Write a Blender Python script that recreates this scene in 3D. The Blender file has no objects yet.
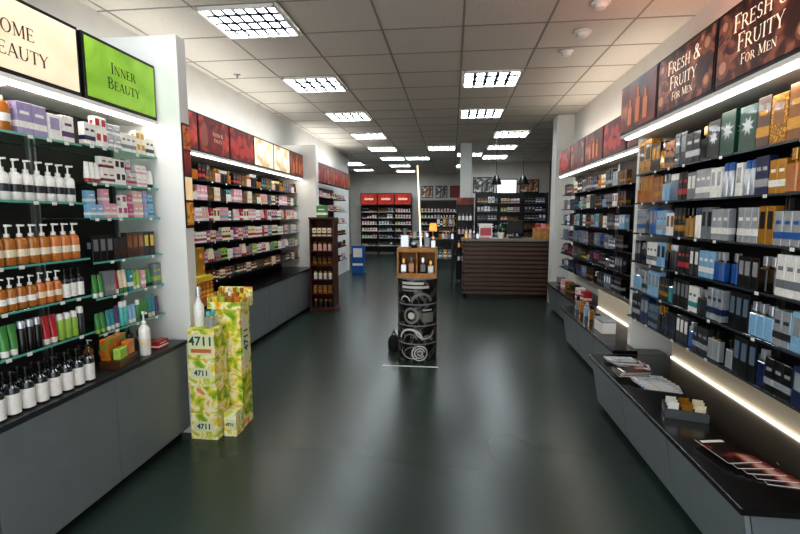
import bpy, bmesh, math, random
from mathutils import Matrix, Vector
D=bpy.data; SC=bpy.context.scene; COL=SC.collection
R=random.Random(11)
PI=math.pi
# ------------------------------------------------------------ materials
HEX=dict(white='f2f0ea',cream='ecdfc2',ivory='f3ead2',silver='c6cbd1',grey='7e8388',charcoal='2f3236',black='0e0e10',
 gold='c8923a',bronze='8a5c30',brown='50301e',amber='b4702c',orange='cf7c3c',red='b8303a',crimson='7c1a20',pink='eaaebc',
 rose='e2bcb4',magenta='bc5a86',lavender='a89cc4',purple='5c3e74',navy='1c2c54',blue='2a5ea4',skyblue='90bcdc',teal='3a9098',
 turquoise='5cc0bc',green='4a9048',lime='a0c454',darkgreen='143e30',olive='76742e',yellow='e6cc44',copper='b07850',steel='64768a')
ACC=list(HEX); HEX['ornategold']='d09a34'
def lin(h):
    c=[int(h[i:i+2],16)/255 for i in (0,2,4)]
    return tuple(((x/12.92) if x<=.04045 else ((x+.055)/1.055)**2.4) for x in c)+(1,)
MATS={}
def mat(name,h='808080',rough=.5,metal=0,emit=0,noise=0,ns=20,coat=0,estr_col=None):
    if name in MATS: return MATS[name]
    m=D.materials.new(name); m.use_nodes=True; nt=m.node_tree; b=nt.nodes['Principled BSDF']
    c=lin(h); b.inputs['Base Color'].default_value=c; b.inputs['Roughness'].default_value=rough
    b.inputs['Metallic'].default_value=metal; b.inputs['Coat Weight'].default_value=coat
    if emit:
        b.inputs['Emission Color'].default_value=lin(estr_col) if estr_col else c
        b.inputs['Emission Strength'].default_value=emit
    if noise:
        tc=nt.nodes.new('ShaderNodeTexCoord'); n=nt.nodes.new('ShaderNodeTexNoise'); n.inputs['Scale'].default_value=ns; n.inputs['Detail'].default_value=5
        nt.links.new(tc.outputs['Object'],n.inputs['Vector'])
        r=nt.nodes.new('ShaderNodeValToRGB'); r.color_ramp.elements[0].position=.3; r.color_ramp.elements[1].position=.7
        r.color_ramp.elements[0].color=tuple(x*(1-noise) for x in c[:3])+(1,); r.color_ramp.elements[1].color=tuple(min(1,x*(1+noise)) for x in c[:3])+(1,)
        nt.links.new(n.outputs['Fac'],r.inputs['Fac']); nt.links.new(r.outputs['Color'],b.inputs['Base Color'])
    MATS[name]=m; return m
def mat_tex(name,kind,stops,scale=6,rough=.4,emit=0,distort=2,vec=(1,1,1),detail=2,metal=0):
    if name in MATS: return MATS[name]
    m=D.materials.new(name); m.use_nodes=True; nt=m.node_tree; b=nt.nodes['Principled BSDF']
    tc=nt.nodes.new('ShaderNodeTexCoord'); mp=nt.nodes.new('ShaderNodeMapping'); mp.inputs['Scale'].default_value=vec
    nt.links.new(tc.outputs['Object'],mp.inputs['Vector'])
    if kind=='noise':
        n=nt.nodes.new('ShaderNodeTexNoise'); n.inputs['Scale'].default_value=scale; n.inputs['Distortion'].default_value=distort; n.inputs['Detail'].default_value=detail; out=n.outputs['Fac']
    elif kind=='vor':
        n=nt.nodes.new('ShaderNodeTexVoronoi'); n.inputs['Scale'].default_value=scale; out=n.outputs['Distance']
    else:
        n=nt.nodes.new('ShaderNodeTexWave'); n.inputs['Scale'].default_value=scale; n.inputs['Distortion'].default_value=distort; n.wave_type='RINGS' if kind=='rings' else 'BANDS'; out=n.outputs['Fac']
    nt.links.new(mp.outputs['Vector'],n.inputs['Vector'])
    r=nt.nodes.new('ShaderNodeValToRGB'); e=r.color_ramp.elements
    while len(e)<len(stops): e.new(.5)
    for i,(p,h) in enumerate(stops): e[i].position=p; e[i].color=lin(h)
    nt.links.new(out,r.inputs['Fac']); nt.links.new(r.outputs['Color'],b.inputs['Base Color']); b.inputs['Roughness'].default_value=rough; b.inputs['Metallic'].default_value=metal
    if emit: nt.links.new(r.outputs['Color'],b.inputs['Emission Color']); b.inputs['Emission Strength'].default_value=emit
    MATS[name]=m; return m
def mat_glass(name,tint,fac=.16):
    m=D.materials.new(name); m.use_nodes=True; nt=m.node_tree; nt.nodes.clear()
    o=nt.nodes.new('ShaderNodeOutputMaterial'); t=nt.nodes.new('ShaderNodeBsdfTransparent'); g=nt.nodes.new('ShaderNodeBsdfGlossy'); x=nt.nodes.new('ShaderNodeMixShader')
    t.inputs['Color'].default_value=lin(tint); g.inputs['Roughness'].default_value=.06; x.inputs['Fac'].default_value=fac
    nt.links.new(t.outputs[0],x.inputs[1]); nt.links.new(g.outputs[0],x.inputs[2]); nt.links.new(x.outputs[0],o.inputs['Surface'])
    MATS[name]=m; return m
def cm(color,finish='card'):
    if color=='ornategold': return mat_tex('ornate_gold_card','vor',[(.1,'f0c868'),(.3,'b87c20'),(.5,'6a4010'),(.7,'d8a040')],55,rough=.28,metal=.45)
    k=color+'_'+finish
    metal=.0; rough=.32; coat=.35
    if color in('gold','silver','bronze','copper'): metal=.5; rough=.26
    if finish=='gloss': rough=.1; coat=.7
    return mat(k,HEX[color],rough,metal,noise=.1,ns=60,coat=coat)
# ------------------------------------------------------------ mesh builder
class MB:
    def __init__(s): s.v=[]; s.f=[]; s.mi=[]; s.cur=0
    def add(s,vs,fs,M=None):
        o=len(s.v)
        for v in vs: s.v.append(tuple(M@Vector(v)) if M else tuple(v))
        for f in fs: s.f.append([i+o for i in f]); s.mi.append(s.cur)
        return s
    def box(s,x0,x1,y0,y1,z0,z1,b=0,M=None):
        if x0>x1:x0,x1=x1,x0
        if y0>y1:y0,y1=y1,y0
        lo=(x0,y0,z0); hi=(x1,y1,z1)
        if not b:
            vs=[(x,y,z) for z in(z0,z1) for x,y in((x0,y0),(x1,y0),(x1,y1),(x0,y1))]
            return s.add(vs,[(3,2,1,0),(4,5,6,7),(0,1,5,4),(1,2,6,5),(2,3,7,6),(3,0,4,7)],M)
        idx={};vs=[];S=(-1,1)
        for sx in S:
            for sy in S:
                for sz in S:
                    c=(sx,sy,sz)
                    for a in range(3):
                        p=[(hi[k] if c[k]>0 else lo[k])-(0 if k==a else c[k]*b) for k in range(3)]
                        idx[(c,a)]=len(vs); vs.append(tuple(p))
        fs=[]
        for a in range(3):
            o=[k for k in range(3) if k!=a]
            for sg in S:
                q=[]
                for p in((-1,-1),(1,-1),(1,1),(-1,1)):
                    c=[0,0,0]; c[a]=sg; c[o[0]]=p[0]; c[o[1]]=p[1]; q.append(idx[(tuple(c),a)])
                fs.append(q)
        for cax in range(3):
            a,bb=[k for k in range(3) if k!=cax]
            for sa in S:
                for sb in S:
                    c0=[0,0,0];c0[a]=sa;c0[bb]=sb;c0[cax]=-1;c1=list(c0);c1[cax]=1;c0=tuple(c0);c1=tuple(c1)
                    fs.append([idx[(c0,a)],idx[(c1,a)],idx[(c1,bb)],idx[(c0,bb)]])
        for sx in S:
            for sy in S:
                for sz in S:
                    c=(sx,sy,sz); fs.append([idx[(c,0)],idx[(c,1)],idx[(c,2)]])
        return s.add(vs,fs,M)
    def lathe(s,prof,n=16,cx=0,cy=0,M=None,sx=1,sy=1):
        vs=[];fs=[]
        for r,z in prof:
            for i in range(n):
                a=2*PI*i/n; vs.append((cx+r*math.cos(a)*sx,cy+r*math.sin(a)*sy,z))
        for k in range(len(prof)-1):
            for i in range(n):
                j=(i+1)%n; fs.append((k*n+i,k*n+j,(k+1)*n+j,(k+1)*n+i))
        fs.append(tuple(range(n))[::-1]); fs.append(tuple((len(prof)-1)*n+i for i in range(n)))
        return s.add(vs,fs,M)
    def prism(s,pts,y0,y1):
        n=len(pts); vs=[(x,y0,z) for x,z in pts]+[(x,y1,z) for x,z in pts]
        fs=[tuple(range(n)),tuple(range(n,2*n))[::-1]]+[(i,(i+1)%n,n+(i+1)%n,n+i) for i in range(n)]
        return s.add(vs,fs)
    def tube(s,p,q,r,n=8):
        p=Vector(p);q=Vector(q);d=q-p;M=Matrix.Translation(p)@d.to_track_quat('Z','Y').to_matrix().to_4x4()
        return s.lathe([(r,0),(r,d.length)],n,M=M)
    def mesh(s,name,mats,off=(0,0,0)):
        me=D.meshes.new(name); me.from_pydata([(v[0]-off[0],v[1]-off[1],v[2]-off[2]) for v in s.v],[],s.f)
        if not isinstance(mats,(list,tuple)): mats=[mats]
        for m in mats: me.materials.append(m)
        me.polygons.foreach_set('material_index',s.mi)
        bm=bmesh.new(); bm.from_mesh(me); bmesh.ops.recalc_face_normals(bm,faces=bm.faces); bm.to_mesh(me); bm.free()
        me.polygons.foreach_set('use_smooth',[True]*len(me.polygons)); me.set_sharp_from_angle(angle=.6)
        me.update(); return me
W={}
def tag(o,label=None,cat=None,group=None,kind=None):
    if label:o['label']=label
    if cat:o['category']=cat
    if group:o['group']=group
    if kind:o['kind']=kind
    return o
def root(name,loc,label,cat,group=None,rz=0):
    o=D.objects.new(name,None); COL.objects.link(o); o.location=loc; o.rotation_euler=(0,0,rz); o.empty_display_size=.05
    W[o]=Vector(loc); return tag(o,label,cat,group)
def part(name,mb,m,par,local=False,label=None):
    off=Vector((0,0,0)) if local else W[par]
    o=D.objects.new(name,mb.mesh(name,m,off)); COL.objects.link(o); o.parent=par; W[o]=W[par]
    if label:o['label']=label
    return o
def solid(name,mb,m,label=None,cat=None,group=None,kind=None):
    xs=[v[0] for v in mb.v];ys=[v[1] for v in mb.v];zs=[v[2] for v in mb.v]
    off=((min(xs)+max(xs))/2,(min(ys)+max(ys))/2,min(zs))
    o=D.objects.new(name,mb.mesh(name,m,off)); COL.objects.link(o); o.location=off; W[o]=Vector(off)
    return tag(o,label,cat,group,kind)
def struct(name,mb,m): return solid(name,mb,m,kind='structure')
def B(*a,**k): return MB().box(*a,**k)
# ------------------------------------------------------------ serif capitals drawn as strokes
TH,TN=.15,.06
def stem(x,w=TH,y0=0,y1=1): return [('l',x,y0,x,y1,w)]
def ser(x,y,hw=.15): return [('l',x-hw,y,x+hw,y,.045)]
GL={'I':(.42,stem(.2)+ser(.2,.02)+ser(.2,.98)),
'H':(.98,stem(.18)+stem(.76)+ser(.18,.02)+ser(.18,.98)+ser(.76,.02)+ser(.76,.98)+[('l',.18,.5,.76,.5,TN)]),
'O':(1.0,[('a',.48,.5,.44,.52,0,360)]),
'M':(1.15,stem(.17,TN)+stem(.94)+ser(.15,.02,.13)+ser(.94,.02)+ser(.1,.98,.1)+ser(.98,.98,.1)+[('l',.17,1,.55,.08,TH),('l',.55,.08,.92,1,TN)]),
'E':(.78,stem(.18)+[('l',.04,.975,.66,.975,TN),('l',.18,.52,.54,.52,TN),('l',.04,.025,.7,.025,TN),('l',.65,.82,.65,1,.05),('l',.69,0,.69,.2,.05),('l',.54,.42,.54,.62,.05)]),
'F':(.72,stem(.18)+ser(.18,.02)+[('l',.04,.975,.66,.975,TN),('l',.18,.5,.54,.5,TN),('l',.65,.82,.65,1,.05),('l',.54,.4,.54,.6,.05)]),
'B':(.84,stem(.18)+[('l',.04,.975,.4,.975,TN),('l',.18,.53,.4,.53,TN),('l',.04,.025,.42,.025,TN),('a',.38,.76,.3,.245,-90,90),('a',.4,.27,.36,.275,-90,90)]),
'R':(.92,stem(.18)+ser(.18,.02)+[('l',.04,.975,.4,.975,TN),('l',.18,.5,.4,.5,TN),('a',.38,.74,.32,.265,-90,90),('l',.42,.5,.82,.02,TH)]+ser(.84,.02,.08)),
'A':(.98,[('l',.12,0,.48,1,TN),('l',.48,1,.84,0,TH),('l',.24,.34,.72,.34,TN)]+ser(.12,.02,.12)+ser(.84,.02,.14)),
'U':(.98,stem(.18,TH,.32,1)+stem(.8,TN,.32,1)+ser(.18,.98)+ser(.8,.98,.12)+[('a',.465,.34,.36,.36,180,360)]),
'T':(.86,stem(.42)+ser(.42,.02)+[('l',.04,.975,.8,.975,TN),('l',.06,.8,.06,1,.05),('l',.78,.8,.78,1,.05)]),
'Y':(.9,[('l',.1,1,.44,.46,TH),('l',.8,1,.44,.46,TN)]+stem(.44,TH,0,.48)+ser(.44,.02)+ser(.1,.98,.12)+ser(.8,.98,.11)),
'N':(1.02,stem(.17,TN)+stem(.82,TN)+ser(.15,.02,.12)+ser(.82,.98,.12)+[('l',.15,1,.82,0,TH)]),
'S':(.74,[('a',.36,.74,.27,.27,20,270),('a',.35,.26,.3,.27,-160,90)]),
'&':(1.05,[('a',.42,.77,.22,.24,0,360),('a',.38,.26,.34,.28,0,360),('l',.3,.7,.88,.0,TH),('l',.7,.5,.96,.5,TN)])}
def word_mb(s,cap,small):
    m=MB(); x=0; first=True
    for ch in s:
        if ch==' ': x+=cap*.4; first=True; continue
        sc=cap if first else small; first=(ch=='&'); adv,st=GL[ch]
        for q in st:
            if q[0]=='l':
                _,x0,y0,x1,y1,w=q; dx,dy=x1-x0,y1-y0; L=math.hypot(dx,dy); nx,ny=-dy/L*w/2,dx/L*w/2
                P=[(x0+nx,y0+ny),(x0-nx,y0-ny),(x1-nx,y1-ny),(x1+nx,y1+ny)]
                m.add([(x+a*sc,b*sc,0) for a,b in P],[(0,1,2,3)])
            else:
                _,cx,cy,rx,ry,a0,a1=q; n=max(8,int(abs(a1-a0)/20)); vs=[]
                for k in range(n+1):
                    a=math.radians(a0+(a1-a0)*k/n)
                    vs.append((x+(cx+rx*math.cos(a))*sc,(cy+ry*math.sin(a))*sc,0)); vs.append((x+(cx+(rx-TH)*math.cos(a))*sc,(cy+(ry-TN)*math.sin(a))*sc,0))
                m.add(vs,[(2*k,2*k+1,2*k+3,2*k+2) for k in range(n)])
        x+=adv*sc
    return m,x
def face_matrix(pos,face):
    X,Y,Z={'L':((0,1,0),(0,0,1),(1,0,0)),'R':((0,-1,0),(0,0,1),(-1,0,0)),'F':((1,0,0),(0,0,1),(0,-1,0))}[face]
    return Matrix.Translation(Vector(pos))@Matrix((X,Y,Z)).transposed().to_4x4()
def serif(s,cap,m,par,pos,face,small=None):
    mb,wd=word_mb(s,cap,small or cap*.8)
    M=face_matrix(pos,face)@Matrix.Translation((-wd/2,-cap/2,0))
    o=MB(); o.add(mb.v,mb.f,M); return part('lettering',o,m,par)
def text(s,size,m,par,pos,face,name='lettering',ext=.0012,bold=.0014,rot=0):
    cu=D.curves.new('t','FONT'); cu.body=s; cu.size=size; cu.align_x='CENTER'; cu.align_y='CENTER'; cu.extrude=ext; cu.resolution_u=3; cu.offset=bold
    o=D.objects.new('t',cu); COL.objects.link(o); bpy.context.view_layer.update()
    me=D.meshes.new_from_object(o.evaluated_get(bpy.context.evaluated_depsgraph_get())); D.objects.remove(o); D.curves.remove(cu)
    me.transform(face_matrix(Vector(pos)-W[par],face)@Matrix.Rotation(rot,4,'Z')); me.materials.clear(); me.materials.append(m)
    t=D.objects.new(name,me); COL.objects.link(t); t.parent=par; W[t]=W[par]; return t
# ------------------------------------------------------------ camera
YAW=math.radians(6.45); PIT=math.radians(6.33)
cam=D.cameras.new('camera'); co=D.objects.new('camera',cam); COL.objects.link(co); SC.camera=co
cam.lens=20.7; cam.sensor_width=36; cam.clip_start=.02; co.location=(0,0,1.5); co.rotation_euler=(PI/2-PIT,0,YAW)
SC.view_settings.view_transform='Standard'; SC.view_settings.exposure=.32
try: SC.view_settings.look='Medium High Contrast'
except Exception: pass
# ------------------------------------------------------------ base mats
M_floor=mat_tex('floor_vinyl','noise',[(.2,'28342f'),(.8,'36433e')],scale=.8,rough=.27,distort=0,detail=1)
M_ceil=mat('ceiling_tile','d2cdc4',.9,noise=.05,ns=40)
M_tbar=mat('ceiling_grid','97938b',.6)
M_wall=mat('wall_paint','dad9d4',.8,noise=.03,ns=5)
M_walld=mat('rear_wall_paint','c8c4bd',.8,noise=.05,ns=3)
M_white=mat('white_laminate','e8e7e2',.45,noise=.02,ns=8)
M_wallbrown=mat('brown_wall','3c2620',.7,noise=.1,ns=4)
M_grey=mat('grey_laminate','646a6c',.4,noise=.04,ns=10)
M_greydoor=mat('grey_door','747b7d',.38,noise=.04,ns=10)
M_dark=mat('dark_laminate','1b1a1b',.35,noise=.1,ns=20)
M_top=mat('black_worktop','161415',.22,noise=.2,ns=60)
M_back=mat('shelf_back','332d2a',.6,noise=.1,ns=10)
M_cream=mat('cream_back','dccfb8',.5)
M_alu=mat('aluminium','b8babb',.3,metal=.9)
M_glass=mat_glass('clear_shelf_glass','dff0ea')
M_dglass=mat_glass('smoked_shelf_glass','8a949e',.22)
M_edge=mat('glass_edge','5fa697',.15,coat=.5,emit=.05)
M_sedge=mat('steel_edge','4a545e',.25,metal=.5)
M_led=mat('led_warm','fff4e4',.5,emit=2.4)
M_ledc=mat('led_cool','fff6ea',.5,emit=10)
M_tag=mat('price_tag_card','e8e8e4',.5)
M_lamp=mat('lamp_diffuser','ffffff',.5,emit=18,estr_col='f2faff')
M_louv=mat('louvre','6f808c',.5)
# ------------------------------------------------------------ room
ZC=3.13; XL=-2.85; XR=1.95; YB=18.0; Y0=-.6; YL=12.6; XL2=-4.0
struct('floor',B(XL2-.1,3.0,Y0,YB+.1,-.1,0),M_floor)
struct('ceiling',B(XL2-.1,3.0,Y0,YB+.1,ZC,ZC+.1),M_ceil)
struct('wall_left',B(XL-.1,XL,Y0,YL,0,ZC),M_wall)
struct('wall_left_return',B(XL2,XL-.1,YL-.1,YL,0,ZC),M_wall)
struct('wall_left_rear',B(XL2-.1,XL2,YL-.1,YB,0,ZC),M_walld)
struct('wall_right',B(XR,XR+.1,Y0,8.25,0,ZC),M_wall)
struct('wall_right_rear',B(2.9,3.0,8.25,YB,0,ZC),M_wallbrown)
struct('wall_return',B(XR+.1,3.0,8.15,8.25,0,ZC),M_wall)
struct('wall_back',B(XL2,3.0,YB,YB+.1,0,ZC),M_walld)
struct('pillar_right',B(1.68,XR,7.93,8.25,0,ZC),mat('pillar_paint','d6d6d1',.6,noise=.03,ns=4))
struct('pillar_rear',B(.17,.42,10.7,10.95,0,ZC),mat('pillar_pale','d6dbd7',.6,noise=.03,ns=4))
TX=.71;TY=.6167
g=MB(); x=-2.055-2*TX
while x<2.9:
    g.box(x-.008,x+.008,Y0 if x>XL else YL,YB,ZC-.004,ZC-.0005); x+=TX
y=3.9-TY/2-7*TY
while y<YB:
    g.box(XL if y<YL else XL2,2.9,y-.008,y+.008,ZC-.004,ZC-.0005); y+=TY
struct('trim_1',g,M_tbar)
lights=[(-1.70,2.05+1.85*k) for k in range(9)]+[(.435,5.75),(.435,7.6),(.435,12.5),(.435,15.4),(1.145,9.6),(1.145,11.3),(1.145,13.2),(-.985,13.15),(-.275,11.3),(-3.12,14.4),(-3.12,16.2)]  # first left-row light continues the row unseen, added to light the foreground
NTH=['nearest','second','third','fourth','fifth','sixth','seventh','eighth','ninth']
for i,(lx,ly) in enumerate(lights):
    if i<9: lab=f'square louvred ceiling light, {NTH[i]} one in the left-hand row'
    elif i<13: lab=f'square louvred ceiling light, {NTH[i-9]} one above the middle aisle'
    elif i<16: lab=f'square louvred ceiling light, {NTH[i-13]} one above the till area'
    else: lab='small far louvred ceiling light, '+['over the rear aisle','over the lamp table','over rear left recess','over red back wall signs'][i-16]
    t=root('ceiling_light',(lx,ly,ZC-.05),lab,'ceiling light','louvred ceiling lights')
    hw,hd=.32,.29; f=MB()
    for a in(-1,1):
        f.box(lx+a*hw-.012,lx+a*hw+.012,ly-hd-.012,ly+hd+.012,ZC-.03,ZC-.0045); f.box(lx-hw,lx+hw,ly+a*hd-.012,ly+a*hd+.012,ZC-.03,ZC-.0045)
    part('frame',f,M_white,t)
    part('diffuser',B(lx-hw+.012,lx+hw-.012,ly-hd+.012,ly+hd-.012,ZC-.010,ZC-.0045),M_lamp,t)
    l=MB(); NX,NY=(7,4) if ly<5 else (5,3)
    wx,wy=(.015,.024) if ly<5 else (.022,.034)
    for k in range(1,NX): xx=lx-hw+2*hw*k/NX; l.box(xx-wx,xx+wx,ly-hd+.012,ly+hd-.012,ZC-.015,ZC-.0125)
    for k in range(1,NY): yy=ly-hd+2*hd*k/NY; l.box(lx-hw+.012,lx+hw-.012,yy-wy,yy+wy,ZC-.015,ZC-.0125)
    part('louvre',l,M_louv,t)
for i,(sx,sy,r) in enumerate([(1.13,4.44,.075),(1.11,4.93,.065),(1.11,3.87,.07)]):
    t=root('smoke_detector',(sx,sy,ZC-.06),['larger white domed detector on the right-hand ceiling tiles','white domed detector on ceiling, farthest of the three','white domed detector at the top edge, nearest of three'][i],'smoke detector')
    part('base',MB().lathe([(r,ZC-.02),(r,ZC-.0045)],20,sx,sy),M_white,t)
    part('dome',MB().lathe([(.012,ZC-.055),(r*.55,ZC-.05),(r*.8,ZC-.02)],20,sx,sy),M_white,t)
t=root('sprinkler_head',(-2.5,5.3,ZC-.05),'small metal sprinkler head on ceiling above left shelves','sprinkler')
part('escutcheon',MB().lathe([(.035,ZC-.012),(.04,ZC-.0045)],14,-2.5,5.3),M_alu,t); part('nozzle',MB().lathe([(.018,ZC-.05),(.008,ZC-.045),(.01,ZC-.012)],10,-2.5,5.3),M_alu,t)
# ------------------------------------------------------------ cabinets
PY=2.87
def cabinet(y0,y1,xf,xb,zt,label,group):
    s=1 if xf>xb else -1
    t=root('base_cabinet',((xf+xb)/2,(y0+y1)/2,0),label,'cabinet',group)
    part('body',B(xb,xf-s*.022,y0+.001,y1-.001,.07,zt,b=.001),M_grey,t)
    part('plinth',B(xb,xf-s*.07,y0+.001,y1-.001,0,.07),M_dark,t)
    part('door',B(xf-s*.021,xf,y0+.003,y1-.003,.055,zt-.006,b=.0015),M_greydoor,t)
for k,(a,b) in enumerate([(.86,1.53),(1.53,2.2),(2.2,2.865)]):
    cabinet(a,b,-1.785,-2.84,.64,['grey cabinet at the left foreground edge, nearest one','grey cabinet below the dark lotion bottles, second from camera','grey cabinet beside the white upright, below the gift set'][k],'near left base cabinets')
solid('worktop',B(-2.84,-1.775,.86,2.865,.641,.665,b=.002),mat('grey_worktop','303335',.3,noise=.05),'dark grey worktop on the near left cabinets','worktop')
names=['first','second','third','fourth','fifth','sixth','last']
for k in range(7):
    a=2.99+k*.62
    cabinet(a,a+.618,-2.27,-2.84,.64,f'grey cabinet in the far left run, {names[k]} after the yellow display','far left base cabinets')
solid('worktop',B(-2.84,-2.26,2.985,7.335,.641,.665,b=.002),M_top,'long black worktop on the far left cabinets','worktop')
def panel(x0,x1,y0,y1,z1,label):
    return solid('partition_panel',B(x0,x1,y0,y1,0,z1,b=.002),M_white,label,'partition')
PX=-1.75
panel(-2.84,PX,PY,PY+.1,2.64,'white upright partition panel behind the yellow carton display')
panel(-2.84,-2.2,7.36,7.5,2.64,'white upright partition panel beside the brown wooden rack')
def lowboard(y0,y1,xf,xb,zt,label,grp):
    t=root('low_cabinet',((xf+xb)/2,(y0+y1)/2,0),label,'cabinet',grp)
    part('body',MB().prism([(xf+.11,.05),(xf+.045,zt-.03),(xb,zt-.03),(xb,.05)],y0+.001,y1-.001),M_grey,t)
    part('plinth',B(xf+.15,xb,y0+.001,y1-.001,0,.05),M_dark,t)
    part('door',MB().prism([(xf+.088,.04),(xf+.024,zt-.035),(xf+.043,zt-.034),(xf+.107,.04)],y0+.004,y1-.004),M_greydoor,t)
def ledge(x0,x1,y0,y1,z,lit,label):
    t=root('display_ledge',((x0+x1)/2,(y0+y1)/2,z-.029),label,'ledge')
    part('ledge_top',B(x0,x1,y0,y1,z-.029,z,b=.003),M_top,t)
    if lit:
        part('lit_back_panel',B(x1-.01,x1,y0+.02,y1-.02,z+.0005,.655),M_cream,t)
        part('light_strip',B(x1-.026,x1-.011,y0+.04,y1-.04,z+.0005,z+.008),M_led,t)
ya=[1.75,2.4,3.05,3.68]
for k in range(3): lowboard(ya[k],ya[k+1],1.08,1.68,.42,['grey slanted low cabinet nearest the camera on right','grey slanted low cabinet below the brochure holder','grey slanted low cabinet below the blue leaflets, third on right'][k],'near right low cabinets')
ledge(1.08,1.70,1.73,3.68,.42,True,'black display ledge with magazines under right perfume wall')
yb=[3.7,4.3,4.9,5.5]
for k in range(3): lowboard(yb[k],yb[k+1],1.27,1.68,.45,['grey low cabinet just past the near ledge, right side','grey low cabinet in middle of the second right run','grey low cabinet at the far end of second right run'][k],'middle right low cabinets')
ledge(1.27,1.70,3.95,5.5,.45,True,'black display ledge in the middle of the right side')
solid('ledge_end',B(1.27,1.455,3.69,3.945,.421,.45,b=.003),M_top,'short black ledge piece beside the white right upright','ledge')
yc=[5.52,6.2,6.9,7.55]
for k in range(3): lowboard(yc[k],yc[k+1],1.5,1.93,.45,['grey low cabinet first in the farthest right run','grey low cabinet second in the farthest right run','grey low cabinet next to the pillar'][k],'rear right low cabinets')
ledge(1.5,1.93,5.51,7.56,.45,False,'black display ledge ending at the pale pillar')
# ------------------------------------------------------------ shelving
def shelving(xf,xb,y0,y1,zs,z0,z1,label,glass,tags=0,upr=True):
    s=1 if xf>xb else -1
    t=root('shelving_unit',((xf+xb)/2,(y0+y1)/2,z0),label,'shelving')
    part('back_panel',B(xb,xb-s*.02,y0,y1,z0,z1),M_back,t)
    if upr:
        for yy in (y0,y1):
            part('upright_rail',B(xb,xb+s*.02,yy-.012 if yy==y1 else yy,yy if yy==y1 else yy+.012,z0,z1),M_alu,t)
    for z in zs:
        sh=part('shelf',B(xb+s*.001,xf-s*.004,y0+.002,y1-.002,z-.01,z,b=.001),M_glass if glass else M_dglass,t)
        part('shelf_edge',B(xf-s*.0035,xf,y0+.002,y1-.002,z-.011,z),M_edge if glass else M_sedge,sh)
        if tags:
            k=int((y1-y0)/tags)
            for i in range(k):
                if R.random()<.5:
                    yy=y0+tags*(i+.5); part('price_tag',B(xf+s*.0005,xf+s*.0025,yy-.013,yy+.013,z-.018,z-.002),M_tag,sh)
ZA=[1.87,1.57,1.28,1.08,.88]; ZB=[1.88,1.68,1.49,1.25,1.05,.85]
shelving(-1.92,-2.24,.9,2.25,ZA,.667,2.0875,'glass shelving under the beige sign, left foreground',True,.1)
shelving(-1.92,-2.24,2.27,2.865,ZB,.667,2.0875,'glass shelving under the green sign, next to the white upright',True,.09)
ZL=[1.86,1.66,1.45,1.23,1.02,.82]
shelving(-2.5,-2.82,2.98,5.1,ZL,.667,2.0875,'long dark shelving of toiletries on far left wall, near half',False,.3)
shelving(-2.5,-2.82,5.12,7.34,ZL,.667,2.0875,'long dark shelving on far left wall, half beside brown rack',False,.3)
ZR=[1.82,1.6,1.37,1.15,.93,.71]
shelving(1.42,1.72,1.2,2.57,ZR,.66,2.0975,'dark perfume shelving on the right wall, nearest bay',False,.2)
shelving(1.42,1.72,2.58,3.85,ZR,.66,2.0975,'dark perfume shelving on the right wall, bay with star box',False,.2)
shelving(1.70,1.91,3.95,5.6,ZR,.66,2.0975,'dark perfume shelving on right wall past the first bays',False,.3)
shelving(1.70,1.91,5.62,7.5,ZR,.66,2.0975,'dark perfume shelving on right wall next to pale pillar',False,.3)
panel(1.46,1.94,3.862,3.93,2.11,'white upright panel between the near and far right shelving')
# ------------------------------------------------------------ signs
def sign(side,xf,y0,y1,z0,z1,face,label,lines=(),tcol=None,group=None,motif=None):
    s=1 if side=='L' else -1
    yc=(y0+y1)/2
    t=root('light_box_sign',(xf-s*.04,yc,z0),label,'sign',group)
    part('housing',B(xf-s*.08,xf-s*.004,y0+.002,y1-.002,z0,z1,b=.002),M_dark,t)
    part('face_panel',B(xf-s*.0039,xf,y0+.018,y1-.018,z0+.018,z1-.018),face,t)
    for i,(tx,sz,dz,dy) in enumerate(lines):
        serif(tx,sz,tcol,t,(xf+s*.0015,yc+dy,(z0+z1)/2+dz),side)
    if motif: motif(t,xf,s,yc,(z0+z1)/2)
    return t
T_dark=mat('sign_ink','20301a',.5); T_brown=mat('sign_ink_brown','4a3420',.5); T_cream=mat('sign_letters','ecd6bc',.5,emit=.6)
F_beige=mat_tex('sign_beige','noise',[(.2,'dccaa6'),(.8,'f0e2c8')],2,emit=.4); F_green=mat_tex('sign_green','noise',[(.2,'6fa024'),(.8,'a2cc4c')],2.5,emit=.32)
F_men=mat_tex('sign_men','noise',[(.3,'1a0a08'),(.5,'4e2218'),(.62,'9a5a44'),(.75,'3a1a12')],6,emit=.38,distort=1.5)
F_red=mat_tex('sign_red','noise',[(.3,'280809'),(.55,'641612'),(.72,'a83a28')],5,emit=.6,distort=.8)
F_fl=mat_tex('sign_flower','noise',[(.3,'8a6448'),(.5,'d8bc90'),(.62,'f6ecd4')],3,emit=.5,distort=.5)
F_br=mat_tex('sign_brownface','noise',[(.3,'2c120e'),(.55,'6c3220'),(.75,'b46a48')],4,emit=.45,distort=.5)
ZS0,ZS1=2.11,2.45
sign('L',-1.90,.9,1.565,ZS0,ZS1,F_beige,'beige illuminated sign partly out of frame, nearest on left')
sign('L',-1.90,1.57,2.255,ZS0,ZS1,F_beige,'beige illuminated sign reading HOME BEAUTY at top left',[('HOME',.07,.035,-.035),('BEAUTY',.07,-.06,-.008)],T_brown)
sign('L',-1.90,2.275,2.865,ZS0,ZS1,F_green,'green illuminated sign reading INNER BEAUTY',[('INNER',.06,.04,0),('BEAUTY',.06,-.045,0)],T_dark)
M_mot=mat('motif_amber','b86c40',.4,emit=.4); M_fru=mat('motif_fruit','7c4634',.4,emit=.35); M_frul=mat('motif_fruit_light','b47c60',.4,emit=.35); M_lt=mat('motif_pale','d0b098',.4,emit=.4)
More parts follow.
